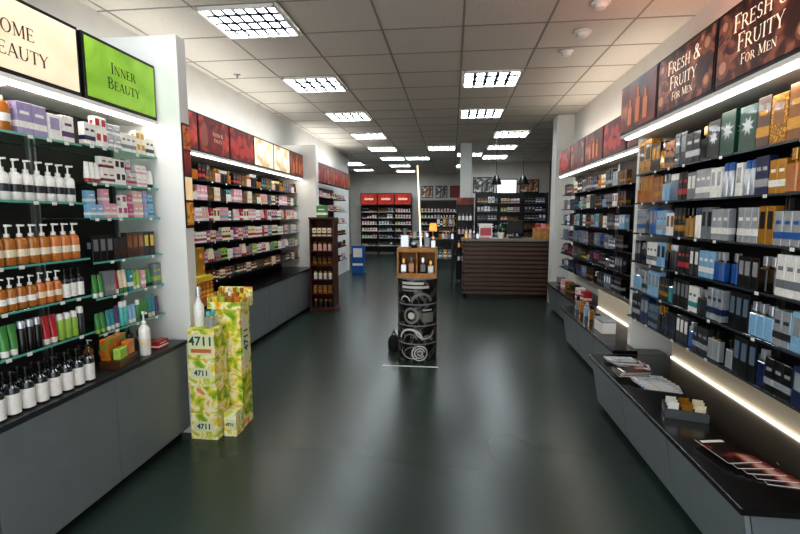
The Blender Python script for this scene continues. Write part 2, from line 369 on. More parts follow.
def bottles(t,xf,s,yc,zc):
    for dy,h in((-.15,.2),(-.02,.24),(.12,.18)):
        m=MB(); m.box(xf+s*.0005,xf+s*.004,yc+dy-.035,yc+dy+.035,zc-.13,zc-.13+h*.7,b=.001); m.box(xf+s*.0005,xf+s*.004,yc+dy-.012,yc+dy+.012,zc-.13+h*.7,zc-.13+h)
        part('bottle_motif',m,M_mot,t)
def disc(xf,s,y,z,r,e=.001): return MB().add([(xf+s*e,y+r*math.cos(a*PI/10),z+r*math.sin(a*PI/10)) for a in range(20)],[tuple(range(20))])
def fruits(t,xf,s,yc,zc):
    for dy,dz,r in((-.25,.09,.045),(.26,-.09,.05),(.26,.1,.035),(-.26,-.1,.04),(-.2,.13,.025)):
        part('fruit_motif',disc(xf,s,yc+dy,zc+dz,r),M_fru,t); part('fruit_motif',disc(xf,s,yc+dy+.004,zc+dz+.004,r*.6,.0013),M_frul,t)
def script(t,xf,s,yc,zc):
    side='L' if s>0 else 'R'
    serif('FRESH &',.042,M_lt,t,(xf+s*.0015,yc+.06,zc+.03),side); serif('FRUITY',.042,M_lt,t,(xf+s*.0015,yc+.06,zc-.03),side)
    for dz,r in((.05,.05),(-.05,.065)): part('fruit_motif',disc(xf,s,yc-.2,zc+dz,r),M_fru,t)
def blooms(t,xf,s,yc,zc):
    for dy,dz,r in((-.12,.03,.09),(.12,-.03,.08),(.02,.09,.05)): part('flower_motif',disc(xf,s,yc+dy,zc+dz,r),mat('motif_bloom','f4ead4',.4,emit=.45),t)
def berries(t,xf,s,yc,zc):
    for dy,dz,r in((-.15,-.05,.07),(-.02,-.08,.06),(.1,-.04,.075),(-.07,.05,.06),(.05,.06,.05)): part('fruit_motif',disc(xf,s,yc+dy,zc+dz,r),mat('motif_berry','9c2c24',.4,emit=.45),t)
ZR0,ZR1=2.12,2.48
MEN=[('FRESH &',.078,.085,0),('FRUITY',.078,-.008,0),('FOR MEN',.046,-.09,0)]
sign('R',1.30,1.23,1.895,ZR0,ZR1,F_men,'brown illuminated sign mostly out of frame, nearest on right')
sign('R',1.30,1.90,2.565,ZR0,ZR1,F_men,'largest brown sign reading FRESH & FRUITY FOR MEN, top right corner',MEN,T_cream,motif=fruits)
sign('R',1.30,2.57,3.23,ZR0,ZR1,F_men,'brown FRESH & FRUITY FOR MEN sign, second from right edge',MEN,T_cream,motif=fruits)
sign('R',1.30,3.235,3.89,ZR0,ZR1,F_br,'brown sign picturing copper bottles, beside the FOR MEN signs',motif=bottles)
for k in range(5):
    a=3.95+k*.7
    sign('R',1.62,a,a+.69,ZR0,ZR1,[F_br,F_red,F_br,F_br,F_red][k],['brown sign hidden behind the bottle sign','dark red sign on far right wall, second in row','brown sign with copper bottles in middle of far right row','brown sign on far right wall, next to last','dark red sign nearest the pale pillar'][k],motif=[None,berries,bottles,fruits,berries][k])
cols=[F_br,F_red,F_red,F_red,F_fl,F_fl,F_br]
nm=['brown sign hidden by the white upright on left','dark red sign just behind the white upright on left','dark red sign on far left wall, third in row','dark red sign with berries left of the flowery signs','cream flowery sign, nearer one of two on far left wall','cream flowery sign, farther one of two on far left wall','dark brown sign with bottles next to the second white upright']
for k in range(7):
    a=2.985+k*.622; sign('L',-2.40,a,a+.618,ZS0,ZS1+.02,cols[k],nm[k],motif=[None,script,script,berries,blooms,blooms,bottles][k])
for k in range(4):
    a=8.1+k*.66; sign('L',-2.40,a,a+.65,ZS0,ZS1+.02,[F_red,F_br,F_red,F_br][k],['dark red sign','brown sign','second dark red sign','last brown sign'][k]+' on left wall beyond the brown wooden rack')
def canopy(x0,x1,y0,y1,z,lx0,lx1,label):
    t=root('canopy_board',((x0+x1)/2,(y0+y1)/2,z-.02),label,'canopy')
    part('board',B(x0,x1,y0,y1,z-.02,z),M_white,t); part('light_strip',B(lx0,lx1,y0+.02,y1-.02,z-.03,z-.0205),M_ledc,t)
canopy(-2.26,-1.90,.9,2.865,2.108,-1.96,-1.925,'white canopy board with light strip under beige and green signs')
canopy(-2.84,-2.40,2.98,7.34,2.108,-2.46,-2.425,'white canopy board with light strip under far left signs')
canopy(1.30,1.74,1.2,3.86,2.118,1.33,1.365,'white canopy board with light strip under FOR MEN signs')
canopy(1.62,1.94,3.95,7.5,2.118,1.65,1.68,'white canopy board with light strip under far right signs')
# ------------------------------------------------------------ products
NOUN=dict(c=('box','band'),p=('box','label'),e=('box','star'),f=('perfume bottle','cap'),u=('pump bottle','label'),t=('tube','cap'),j=('jar','lid'),s=('spray can','cap'))
NAME=dict(f='perfume_bottle',u='pump_bottle',t='cosmetic_tube',j='cream_jar',s='spray_can')
CATS=dict(c='box',p='box',e='box',f='bottle',u='bottle',t='tube',j='jar',s='spray can')
def proto(kind,a,b,w,d,h):
    P=[]
    A=cm(a); Bm=cm(b)
    hw,hd=w/2,d/2
    if kind=='c':
        P.append(('carton',B(-hw,hw,-hd,hd,0,h,b=.0012),A)); e=.0006
        P.append(('printed_band',MB().box(-hw-e,hw+e,-hd-e,hd+e,h*.2,h*.4),Bm)); P.append(('title_print',MB().box(-hw*.6,hw*.6,-hd-e,-hd+.0005,h*.62,h*.72),Bm))
    elif kind=='p':
        e=.0008
        P.append(('carton',B(-hw,hw,-hd,hd,0,h,b=.0012),A)); P.append(('printed_panel',MB().box(-hw*.65,hw*.65,-hd-e,-hd+.0005,h*.4,h*.86),Bm))
        P.append(('side_print',MB().box(-hw-e,hw+e,-hd*.5,hd*.5,h*.5,h*.75),Bm))
    elif kind=='e':
        P.append(('carton',B(-hw,hw,-hd,hd,0,h,b=.0012),A))
        def star(rr): return [((rr if i%2 else rr*.45)*math.cos(i*PI/8),(rr if i%2 else rr*.45)*math.sin(i*PI/8)) for i in range(16)]
        st=star(hw*.8); P.append(('star_print',MB().add([(u,-hd-.0008,h*.55+v) for u,v in st],[tuple(range(16))]),Bm))
        st=star(hd*.85); P.append(('star_print',MB().add([(hw+.0008,u,h*.55+v) for u,v in st],[tuple(range(16))]),Bm))
    elif kind=='f':
        A=cm(a,'gloss')
        P.append(('glass_body',B(-hw,hw,-hd,hd,0,h*.66,b=min(w,d)*.12),A))
        P.append(('neck',MB().lathe([(hw*.3,h*.66),(hw*.3,h*.72)],10),cm('gold','gloss')))
        P.append(('cap',B(-hw*.5,hw*.5,-min(hd,hw*.5),min(hd,hw*.5),h*.72,h,b=w*.05),cm(b,'gloss')))
    elif kind=='u':
        A=cm(a,'gloss'); r=hw; big=b=='white' and a!='amber'
        P.append(('bottle_body',MB().lathe([(r*.9,0),(r,h*.03),(r,h*.55),(r*.85,h*.63),(r*.4,h*.68)],16),A))
        P.append(('label',MB().lathe([(r*1.012,h*(.05 if big else .2)),(r*1.012,h*(.5 if big else .38))],16),Bm))
        pm=MB().lathe([(r*.42,h*.68),(r*.42,h*.76),(r*.15,h*.77),(r*.15,h*.92),(r*.3,h*.93),(r*.3,h*.985)],12); pm.box(-r*.14,r*.14,-r*1.0,0,h*.935,h*.98)
        P.append(('pump',pm,cm('white' if a in('amber','orange','white') else 'black')))
    elif kind=='t':
        n=12; vs=[]; fs=[]
        for k,(z,sx,sy) in enumerate([(h*.2,1,1),(h*.5,1,.85),(h*.85,1.05,.35),(h,1.08,.06)]):
            for i in range(n):
                an=2*PI*i/n; vs.append((hw*.93*sx*math.cos(an),hd*.93*sy*math.sin(an),z))
        for k in range(3):
            for i in range(n):
                j=(i+1)%n; fs.append((k*n+i,k*n+j,(k+1)*n+j,(k+1)*n+i))
        fs.append(tuple(range(n))[::-1]); fs.append(tuple(3*n+i for i in range(n)))
        P.append(('tube_body',MB().add(vs,fs),A)); P.append(('cap',MB().lathe([(hw*.8,0),(hw*.85,h*.2)],12),Bm))
    elif kind=='j':
        P.append(('jar_body',MB().lathe([(hw*.85,0),(hw*.95,h*.1),(hw*.95,h*.6)],16),cm(a,'gloss'))); P.append(('lid',MB().lathe([(hw,h*.6),(hw,h*.95),(hw*.9,h)],16),Bm))
    elif kind=='s':
        P.append(('can_body',MB().lathe([(hw*.95,0),(hw,h*.02),(hw,h*.72),(hw*.8,h*.76)],14),A)); P.append(('cap',MB().lathe([(hw*.86,h*.76),(hw*.86,h*.95),(hw*.6,h)],14),Bm))
    return P
CACHE={}
def place(kind,a,b,w,d,h,loc,rz,label,group=None,flat=False,name=None,cat=None):
    key=(kind,a,b,w,d,h,flat); nm=name or NAME.get(kind,'product_box')
    if key not in CACHE:
        P=proto(kind,a,b,w,d,h)
        if flat:
            m=MB(); mats=[]
            for i,(pn,mb,mt) in enumerate(P):
                m.cur=i; m.add(mb.v,mb.f); mats.append(mt)
            CACHE[key]=m.mesh(nm,mats)
        else: CACHE[key]=[(pn,mb.mesh(pn,mt)) for pn,mb,mt in P]
    if flat:
        o=D.objects.new(nm,CACHE[key]); COL.objects.link(o); o.location=loc; o.rotation_euler=(0,0,rz); W[o]=Vector(loc); tag(o,label,cat or CATS[kind],group)
    else:
        o=root(nm,loc,label,cat or CATS[kind],group,rz)
        for pn,me in CACHE[key]:
            c=D.objects.new(pn,me); COL.objects.link(c); c.parent=o
    return o
def parse(s):
    out=[]
    for r in s.split(';'):
        q=r.split()
        if q: out.append((q[0],q[1],q[2],int(q[3])/1000,int(q[4])/1000,int(q[5])/1000,int(q[6])))
    return out
USED=set()
ORD=['top','second','third','fourth','fifth','lowest']
def disp(c): return {'skyblue':'sky blue','darkgreen':'dark green','ornategold':'ornate gold'}.get(c,c)
def fill(side,xf,y0,y1,z,runs,sec,ordn,flat=False,gap=.004,jit=.004,bname='product_box',stack=False,ws=1,hs_=1,hmax=9,hmin=0):
    s=1 if side=='L' else -1; y=y0+.006; prev=None; i=0
    while True:
        k,a,b,w,d,h,n=runs[i%len(runs)]; i+=1
        w=round(w*ws,4); d=round(d*min(1,ws+.1),4)
        if y+w>y1: break
        nb=f'beside {prev}' if prev else 'near end'
        cand=[b]+[c for c in ACC if c!=a]
        if i>len(runs): cand=[R.choice(ACC)]+cand
        for bb in cand:
            if bb==a: continue
            lab=f'{disp(a)} {NOUN[k][0]} with {disp(bb)} {NOUN[k][1]}, {ORD[ordn]} shelf, {sec}, {nb}'
            if lab not in USED and len(lab.split())<=16: break
        USED.add(lab); pl={'box':'boxes'}.get(NOUN[k][0],NOUN[k][0]+'s'); grp=f'{disp(a)} {pl} on the {ORD[ordn]} shelf, {sec}, {nb}'
        h=round(max(hmin,min(hmax,h*hs_*R.choice([.86,.94,1,1.04]))),3)
        for q in range(n):
            if y+w>y1: break
            cx=xf-s*(d/2+.012+R.random()*jit)
            rz=(PI/2 if side=='L' else -PI/2)+R.uniform(-.03,.03)
            kw=dict(name=bname if k in'cpe' else None)
            if side=='F': place(k,a,bb,w,d,h,(y+w/2,xf+d/2+.01,z+.0003),0,lab,grp,flat,**kw)
            else:
                place(k,a,bb,w,d,h,(cx,y+w/2,z+.0003),rz,lab,grp,flat,**kw)
                if stack and k in 'cp' and h<.084 and R.random()<.85: place(k,a,bb,w,d,h,(cx-s*.004,y+w/2,z+.0006+h),rz,lab,grp,flat,**kw)
            y+=w+gap+.002
        prev=f'{disp(a)} {pl}'
        y+=.003
R1=["p ornategold black 110 80 225 2;c bronze gold 105 75 215 1;p ornategold bronze 110 70 230 1;c brown gold 95 70 210 1;e darkgreen silver 135 90 210 1;e black silver 125 90 200 1;f black gold 80 50 180 1;c black silver 80 60 195 2;p charcoal grey 75 50 180 2;c copper black 70 45 170 2;f gold black 70 50 170 1;p black gold 75 50 190 2",
"p amber gold 95 60 185 3;f amber gold 80 50 165 1;c gold white 65 45 160 2;c navy silver 60 45 155 2;s silver blue 55 45 165 2;p white silver 65 45 160 2;c silver white 65 45 165 3;p grey white 65 45 160 2;c black red 65 45 160 2;s steel white 50 40 160 3;f skyblue silver 65 40 160 2;c copper gold 60 40 160 3",
"p blue silver 75 50 170 2;f charcoal silver 70 40 160 1;c silver blue 65 50 160 3;p gold black 65 45 160 2;c silver white 65 45 165 3;p grey black 65 45 165 2;s white navy 50 40 165 2;f gold black 65 40 160 2;c black gold 60 45 160 3;p white copper 65 45 160 2;c skyblue silver 65 45 155 3",
"p skyblue black 80 50 165 2;c white grey 70 45 160 3;f black silver 70 45 160 2;p black silver 65 45 160 3;f blue silver 65 40 155 2;c skyblue white 65 45 150 3;p charcoal white 65 45 160 2;c black red 60 45 160 3;s charcoal silver 50 40 160 3;f black gold 65 40 155 1",
"p skyblue silver 75 50 165 3;c silver charcoal 65 45 155 2;f skyblue silver 70 40 160 3;p black steel 65 45 165 3;c silver navy 60 45 155 3;f charcoal silver 65 40 150 2;c white teal 60 40 150 2;p black grey 65 45 160 4;f teal black 65 40 150 1;c charcoal gold 60 40 150 3",
"p navy silver 90 60 175 2;c black silver 70 45 160 3;f navy silver 75 45 160 1;p black steel 75 50 175 3;f silver black 70 40 160 2;c charcoal silver 65 45 160 3;f blue silver 65 40 155 1;p charcoal white 65 45 165 3;c black navy 65 45 160 3;f black gold 65 40 155 2;c steel black 65 40 155 3"]
HM=[.24,.195,.2,.195,.195,.195]
for i,z in enumerate(ZR):
    ws=.95 if i==0 else .78
    fill('R',1.42,1.9,2.56,z,parse(R1[i]),'near right wall',i,gap=0,bname='perfume_box',ws=ws,hs_=1.1,hmax=HM[i],hmin=.15)
    rr=parse(R1[i]); fill('R',1.42,2.59,3.84,z,rr[4:]+rr[:4],'middle right wall',i,gap=0,bname='perfume_box',ws=ws if i==0 else .76,hs_=1.08,hmax=HM[i],hmin=.15)
R2=["c brown gold 90 50 150 3;p silver grey 80 50 140 2;c black silver 80 50 160 3;c cream gold 80 50 140 2;f amber gold 70 50 150 2;c navy silver 80 50 150 3",
"c charcoal gold 80 50 140 3;p white silver 80 50 150 2;c grey black 70 50 130 3;f skyblue silver 70 50 140 2;c black gold 80 50 150 3",
"p skyblue white 80 50 140 2;c silver white 70 50 130 2;c charcoal silver 80 50 150 3;c white rose 70 50 130 2;p black gold 80 50 150 2",
"c black grey 80 50 150 3;c steel white 70 50 130 3;p silver black 80 50 140 2;c blue black 70 50 140 2;c steel silver 80 50 140 3",
"p charcoal silver 80 50 150 3;c navy white 80 50 140 2;f grey black 70 50 130 2;c black silver 70 50 130 3",
"c black silver 80 50 150 4;p steel white 80 50 140 3;c charcoal grey 80 50 130 3;f black silver 70 50 140 2"]
for i,z in enumerate(ZR): fill('R',1.70,4.85,7.46,z,parse(R2[i]),'far right wall',i,flat=True,gap=.005,bname='fragrance_box',ws=.88,hs_=1.08)
LA=["c lavender white 75 60 150 2;p white lavender 80 50 130 1;c white purple 70 50 130 2;c cream lavender 60 50 120 1;u amber white 70 70 180 1",
"u white charcoal 56 56 200 20","u amber cream 56 56 185 5;u orange cream 56 56 180 6","u amber white 46 46 160 4;u orange cream 44 44 150 3;u charcoal white 42 42 150 6",
"t green white 38 38 140 2;s black silver 38 38 145 3;t red white 38 38 135 2;s lime white 38 38 140 3;s charcoal white 38 38 140 3"]
place('u','amber','white',.075,.075,.2,(-1.97,1.86,1.8705),PI/2,'large amber pump bottle on top left shelf beside lavender boxes')
for i,z in enumerate(ZA): fill('L',-1.92,1.9 if i==0 else 1.74,2.24,z,parse(LA[i]),'left wall, beige sign',i,gap=.001)
LB=["c white navy 44 40 110 2;p white red 50 40 80 2;c silver white 60 45 80 2;c white grey 46 40 125 3;p ivory gold 50 40 80 2",
"t white red 40 40 110 3;c white crimson 55 40 80 2;p white black 50 40 70 2;c silver red 50 40 75 2;c white pink 55 40 70 2",
"c skyblue white 60 40 78 2;c pink white 55 40 80 2;p white magenta 50 40 78 2;c magenta pink 55 40 80 1;c rose white 50 40 78 2;c lavender skyblue 50 40 80 1",
"p black grey 60 45 150 3;c charcoal brown 60 45 145 2;p brown copper 58 45 150 3",
"t green white 40 40 135 2;c grey silver 45 40 135 2;t red white 38 38 130 1;t cream green 38 38 140 2;c teal white 44 40 135 1;t lime white 40 40 135 2;c pink white 40 40 130 1",
"t green lime 40 40 130 2;t teal white 38 38 135 2;t purple white 38 38 130 1;s turquoise white 38 38 140 2;t skyblue white 38 38 130 2;s green white 38 38 140 1"]
for i,z in enumerate(ZB): fill('L',-1.92,2.28,2.86,z,parse(LB[i]),'left wall, green sign',i,gap=.001,stack=True,bname='cosmetics_box',ws=.82)
L2=["s charcoal silver 60 60 140 3;f amber black 60 40 120 2;c black red 70 50 130 2;c brown gold 70 50 120 3;f rose gold 60 40 120 2",
"c black gold 70 50 120 2;f white gold 60 40 110 2;c pink white 70 50 130 3;c brown gold 70 50 120 2;c cream rose 70 50 120 2",
"c pink white 70 50 120 3;c white pink 70 50 110 2;t rose white 50 50 120 3;c red white 70 50 120 1;p ivory gold 70 50 130 2",
"c cream red 70 50 120 3;c white red 70 50 110 3;c magenta white 70 50 120 1;c rose gold 60 50 120 2;c silver pink 70 50 110 2",
"c lime white 70 50 110 2;c white green 70 50 100 2;c pink grey 70 50 110 2;t cream red 50 50 120 3;c silver red 70 50 110 2",
"c copper white 80 60 100 2;c charcoal gold 80 60 90 3;c brown cream 90 60 100 2;c crimson white 80 60 90 1;c cream brown 70 50 90 2"]
for i,z in enumerate(ZL):
    r=parse(L2[i]); fill('L',-2.5,4.1,5.09,z,r,'far left wall',i,flat=True,gap=.004,bname='toiletry_box',ws=.85,hs_=1.15); fill('L',-2.5,5.13,7.33,z,r[2:]+r[:2],'left wall by rack',i,flat=True,gap=.005,bname='toiletry_box',ws=.9,hs_=1.15)
# ------------------------------------------------------------ near left worktop items
for j,xx in enumerate([-1.83,-1.9]):
    for k in range(8):
        yy=1.6+k*.068+j*.03
        place('u','charcoal' if j==0 else 'black','white',.056,.056,.19 if j==0 else .178,(xx,yy,.6655),PI/2,'dark-topped lotion bottle with white label, front row on near left worktop' if j==0 else 'shorter black lotion bottle with white label, rear row on near left worktop','dark lotion bottles, front row' if j==0 else 'black lotion bottles, rear row',name='lotion_bottle')
t=root('gift_set',(-1.86,2.33,.6655),'orange and green gift set box beside the white pump bottle','gift set',rz=PI/2+.2)
part('tray',B(-.1,.1,-.055,.055,0,.05,b=.002),cm('brown'),t,local=True)
part('carton',B(-.09,.09,0,.05,.05,.165,b=.002),mat_tex('gift_print','vor',[(.1,'e8a020'),(.4,'c8501c'),(.8,'5a9a30')],18),t,local=True)
part('soap_box',B(-.08,-.0,-.05,-.01,.05,.11,b=.003),cm('lime'),t,local=True); part('soap_box',B(.01,.08,-.05,-.01,.05,.13,b=.003),cm('orange'),t,local=True)
place('u','white','cream',.065,.065,.27,(-1.835,2.52,.6655),PI/2-.4,'tall white pump bottle standing alone next to the gift set')
place('c','red','white',.1,.05,.05,(-1.85,2.68,.6655),PI/2,'small red box lying on worktop near the white upright')
for k in range(5): place('u',['amber','green','white','charcoal','amber'][k],'cream',.05,.05,.15,(-2.02,2.3+k*.11,.6655),PI/2,f"{['first amber','green','white','charcoal','second amber'][k]} pump bottle at the back of worktop below green sign",'pump bottles at the back of the worktop')
t=root('picture_strip',(PX+.005,PY+.05,1.45),'black strip of small pictures hung on the white upright','picture strip')
part('frame',B(PX+.0005,PX+.008,PY+.005,PY+.095,1.42,2.1),M_dark,t)
for k in range(4): part('picture',B(PX+.0081,PX+.0095,PY+.01,PY+.09,1.44+k*.165,1.59+k*.165),[mat_tex('pic_amber','noise',[(.3,'803c10'),(.7,'f0b850')],9,emit=.2),F_fl,F_red,mat_tex('pic_orange','noise',[(.3,'2a1c18'),(.6,'d86c28')],9,emit=.2)][k],t)
# ------------------------------------------------------------ yellow carton display
M_lem=mat_tex('lemon_print','noise',[(.34,'6a9c30'),(.43,'b4c83c'),(.5,'ecd844'),(.6,'faf6cc'),(.72,'e88c2c')],13,rough=.4,distort=.6)
M_lem2=mat_tex('lemon_print_pale','noise',[(.3,'e8942c'),(.4,'f2d848'),(.5,'fcf8dc'),(.6,'d4d850'),(.7,'84b03c')],13,rough=.4,distort=.6)
M_pale=mat('pale_panel','e6e6b8',.4)
T_teal=mat('teal_ink','0f5c66',.4)
t=root('floor_display',(-1.57,3.08,0),'tall yellow lemon-printed cardboard column display with vertical 4711 lettering','display stand')
part('column',B(-1.66,-1.455,2.985,3.14,0,.86,b=.002),M_lem,t)
tr=MB(); X0,X1=-1.68,-1.435; Z=.86; tr.box(X0,X1,2.965,3.16,Z,Z+.015); tr.box(X0,X1,2.965,2.97,Z+.015,Z+.05); tr.box(X0,X1,3.155,3.16,Z+.015,Z+.13); tr.prism([(X0,Z+.015),(X0,Z+.1),(X0+.005,Z+.1),(X0+.005,Z+.015)],2.97,3.155); tr.prism([(X1-.005,Z+.015),(X1-.005,Z+.07),(X1,Z+.07),(X1,Z+.015)],2.97,3.155)
part('open_tray',tr,M_lem2,t)
part('side_panel',B(-1.4545,-1.452,3.01,3.115,.46,.8),M_pale,t)
text('4711',.085,T_teal,t,(-1.451,3.062,.63),'L',rot=PI/2)
hz=[0,.185,.37,.555,.76]
for k in range(4):
    z=hz[k]; z1=hz[k+1]-.001; dx=[.0,.006,-.003,.004][k]
    b=root('stacked_carton',(-1.63,2.88,z+.0005),['bottom','second','third','top'][k]+' carton of the yellow stack before the column display','carton','yellow cartons stacked before the display')
    part('carton',B(-1.735+dx,-1.545+dx,2.79,2.955,z+.0005,z1,b=.002),M_lem if k%2 else M_lem2,b)
    zc=(z+z1)/2
    if k==3:
        part('printed_panel',B(-1.73+dx,-1.55+dx,2.7885,2.791,zc-.07,zc+.07),M_pale,b); text('4711',.085,T_teal,b,(-1.64+dx,2.788,zc+.02),'F')
        part('fruit_print',B(-1.71+dx,-1.57+dx,2.7875,2.7884,zc-.055,zc-.03),cm('orange'),b)
    elif k in(0,2):
        part('printed_panel',B(-1.715+dx,-1.565+dx,2.7885,2.791,zc-.035,zc+.035),M_pale,b); text('4711',.05,T_teal,b,(-1.64+dx,2.788,zc),'F')
b=root('stacked_carton',(-1.49,2.88,0),'short yellow carton on floor, right foot of the display','carton')
part('carton',B(-1.533,-1.445,2.85,2.965,0,.17,b=.002),M_lem2,b); part('printed_panel',B(-1.525,-1.453,2.8485,2.851,.05,.12),M_pale,b); text('4711',.03,T_teal,b,(-1.489,2.848,.085),'F')
t=root('display_bottle',(-1.69,2.87,.7605),'white and silver bottle rising above the yellow carton stack','bottle')
part('bottle_body',MB().lathe([(.028,.7605),(.034,.775),(.034,.9),(.014,.94),(.011,.96)],16,-1.685,2.87),cm('white','gloss'),t); part('cap',MB().lathe([(.016,.96),(.016,1.02),(.008,1.03)],14,-1.685,2.87),cm('silver','gloss'),t)
for k in range(2): place('f','silver','turquoise',.045,.035,.11,(-1.60,2.84+k*.06,.7605),0,'silver tester bottle with turquoise cap on the yellow cartons','tester bottles on the yellow cartons')
for j in range(2):
    for k in range(4):
        c=['yellow','lime','gold','orange'][(k+j)%4]
        place('f',c,'white' if c=='gold' else 'gold',.04,.035,.12-.02*(1-j),(-1.64+k*.054,3.01+j*.07,.8755),0,c+' cologne bottle in the open top tray of the yellow display',c+' cologne bottles in the display top tray')
t=root('counter_display',(-2.36,4.1,.6655),'orange and yellow printed display card on the far left worktop','display card')
part('backing_card',B(-2.42,-2.41,3.95,4.25,.6655,1.2),mat_tex('tower_print','vor',[(.05,'f4d060'),(.4,'d07020'),(.8,'7c8c30')],12),t)
part('tray',B(-2.41,-2.29,3.95,4.25,.6655,.75),cm('orange'),t); part('tray',B(-2.41,-2.33,3.95,4.25,.88,.93),cm('yellow'),t)
for k in range(4): place('c','orange','yellow',.055,.05,.12,(-2.345,3.99+k*.07,.7505),PI/2,'orange box with yellow band in the printed worktop display','orange boxes in the worktop display',flat=True)
# ------------------------------------------------------------ centre drum stand
cx,cy=-.355,4.78
M_bk=mat_tex('drum_black','noise',[(.3,'121214'),(.5,'1e1e20'),(.56,'7c7a76'),(.62,'1c1c1e')],6,rough=.35,distort=1.8); M_pw=mat('drum_print','d6d4ce',.4); M_pg=mat('drum_print_grey','85837e',.4)
def wrap(pts2,r,z): return [(cx+r*math.sin(u/r),cy-r*math.cos(u/r),z+v) for u,v in pts2]
def ringp(r,u0,zc,R0,R1,a0=0,a1=360,n=36,sq=1):
    vs=[]
    for k in range(n+1):
        a=math.radians(a0+(a1-a0)*k/n)
        vs+=wrap([(u0+R0*math.cos(a),R0*sq*math.sin(a)),(u0+R1*math.cos(a),R1*sq*math.sin(a))],r,zc)
    return MB().add(vs,[(2*k,2*k+1,2*k+3,2*k+2) for k in range(n)])
def patch(r,u0,u1,z0,z1,n=8):
    vs=[]
    for k in range(n+1): vs+=wrap([(u0+(u1-u0)*k/n,0),(u0+(u1-u0)*k/n,z1-z0)],r,z0)
    return MB().add(vs,[(2*k,2*k+1,2*k+3,2*k+2) for k in range(n)])
hs=[0,.2,.39,.61,.87]
dl=['bottom black drum with white spiral print','second black drum from floor with curved white lines','third black drum from floor with grey circle print','top black drum with white lines under the wooden crate']
for k in range(4):
    z0,z1=hs[k]+.0005,hs[k+1]-.0005; r=.205
    zm=(z0+z1)/2; rr=r+.0012
    b=root('display_drum',(cx,cy,z0),dl[k],'drum','black drums stacked in the aisle')
    part('drum_body',MB().lathe([(r-.003,z0),(r,z0+.005),(r,z1-.012)],48,cx,cy),M_bk,b)
    part('drum_lid',MB().lathe([(r+.002,z1-.012),(r+.002,z1-.004),(r-.003,z1)],48,cx,cy),cm('grey'),b)
    if k==0:
        part('ring_print',ringp(rr,.04,zm,.072,.086,sq=.95),M_pw,b); part('ring_print',ringp(rr,.04,zm,.046,.058,10,330,sq=.95),M_pw,b); part('ring_print',ringp(rr,.045,zm,.02,.032,200,520,sq=.95),M_pw,b); part('arc_print',ringp(rr,.0,zm-.02,.125,.14,20,160,sq=.65),M_pg,b); part('arc_print',ringp(rr,-.04,zm+.03,.12,.132,185,300,sq=.7),M_pw,b)
    elif k==1:
        part('arc_print',ringp(rr,-.06,zm-.06,.11,.135,10,175,sq=.9),M_pw,b); part('arc_print',ringp(rr,-.06,zm-.06,.06,.075,10,175,sq=.9),M_pg,b); part('arc_print',ringp(rr,.1,zm+.05,.1,.112,190,350,sq=.9),M_pw,b); part('arc_print',ringp(rr,.12,zm-.08,.05,.08,10,160,sq=.9),M_pg,b)
    elif k==2:
        part('ring_print',ringp(rr,-.05,zm-.01,.06,.085,sq=1),M_pg,b); part('ring_print',ringp(rr,-.05,zm-.01,.0,.035,sq=1),M_pw,b); part('panel_print',patch(rr,.07,.2,zm-.08,zm+.02),M_pg,b); part('line_print',patch(rr,.07,.18,zm+.04,zm+.055),M_pw,b)
    else:
        part('line_print',patch(rr,-.16,.08,zm+.07,zm+.095),M_pw,b); part('line_print',patch(rr,-.16,.14,zm+.03,zm+.055),M_pw,b); part('line_print',patch(rr,-.16,.02,zm,zm+.014),M_pg,b); part('arc_print',ringp(rr,.06,zm-.12,.09,.12,10,170,sq=.9),M_pg,b); part('arc_print',ringp(rr,-.12,zm-.1,.045,.06,0,180,sq=.9),M_pw,b)
t=root('wooden_crate',(cx,cy,.87),'open wooden crate holding perfume bottles on top of drum stack','crate')
M_wood=mat('crate_wood','b8844a',.6,noise=.3,ns=14)
c0,c1=cx-.2,cx+.2
part('bottom_board',B(c0,c1,cy-.14,cy+.14,.87,.885),M_wood,t); part('top_board',B(c0,c1,cy-.14,cy+.14,1.16,1.175),M_wood,t)
for xx in(c0,c1-.015): part('side_board',B(xx,xx+.015,cy-.14,cy+.14,.886,1.159),M_wood,t)
part('back_board',B(c0+.016,c1-.016,cy+.125,cy+.14,.886,1.159),M_wood,t); part('divider',B(cx-.006,cx+.006,cy-.13,cy+.124,.886,1.159),M_wood,t)
part('lower_slat',B(c0,c1,cy-.148,cy-.141,.87,.92),M_wood,t); part('upper_slat',B(c0,c1,cy-.148,cy-.141,1.135,1.175),M_wood,t)
for k,(dx,a,b_,h) in enumerate([(-.14,'silver','gold',.18),(-.06,'amber','black',.2),(.06,'charcoal','silver',.19),(.14,'white','gold',.16)]):
    place('f',a,b_,.06,.045,h,(cx+dx,cy-.05,.8855),0,f'{a} bottle with {b_} cap inside the wooden crate','bottles inside the wooden crate')
place('f','silver','black',.09,.06,.2,(cx-.13,cy-.02,1.1755),0,'large silver bottle standing on the wooden crate')
place('f','grey','silver',.06,.05,.15,(cx+.1,cy-.03,1.1755),0,'small grey bottle on the right of the crate top')
place('f','silver','gold',.05,.04,.12,(cx+.165,cy-.06,1.1755),0,'little silver bottle with gold cap at crate corner')
place('j','black','silver',.07,.07,.06,(cx-.03,cy-.08,1.1755),0,'black jar with silver lid on the crate top')
t=root('light_rod',(cx+.03,cy+.06,1.1755),'slim glowing white rod standing upright on the crate','light rod')
part('foot',MB().lathe([(.05,1.1755),(.05,1.187),(.012,1.19)],18,cx+.03,cy+.06),M_alu,t); part('rod',MB().tube((cx+.03,cy+.06,1.19),(cx-.01,cy+.06,2.02),.009,10),mat('rod_glow','f4e8cc',.4,emit=.8),t)
solid('floor_tape',B(-.68,-.12,4.45,4.475,.0,.002),mat('white_tape','d8d8d4',.5),'white strip of tape on floor before the drum stack','tape')
t=root('black_bag',(-.63,4.98,0),'small black bag on floor at left of the drums','bag')
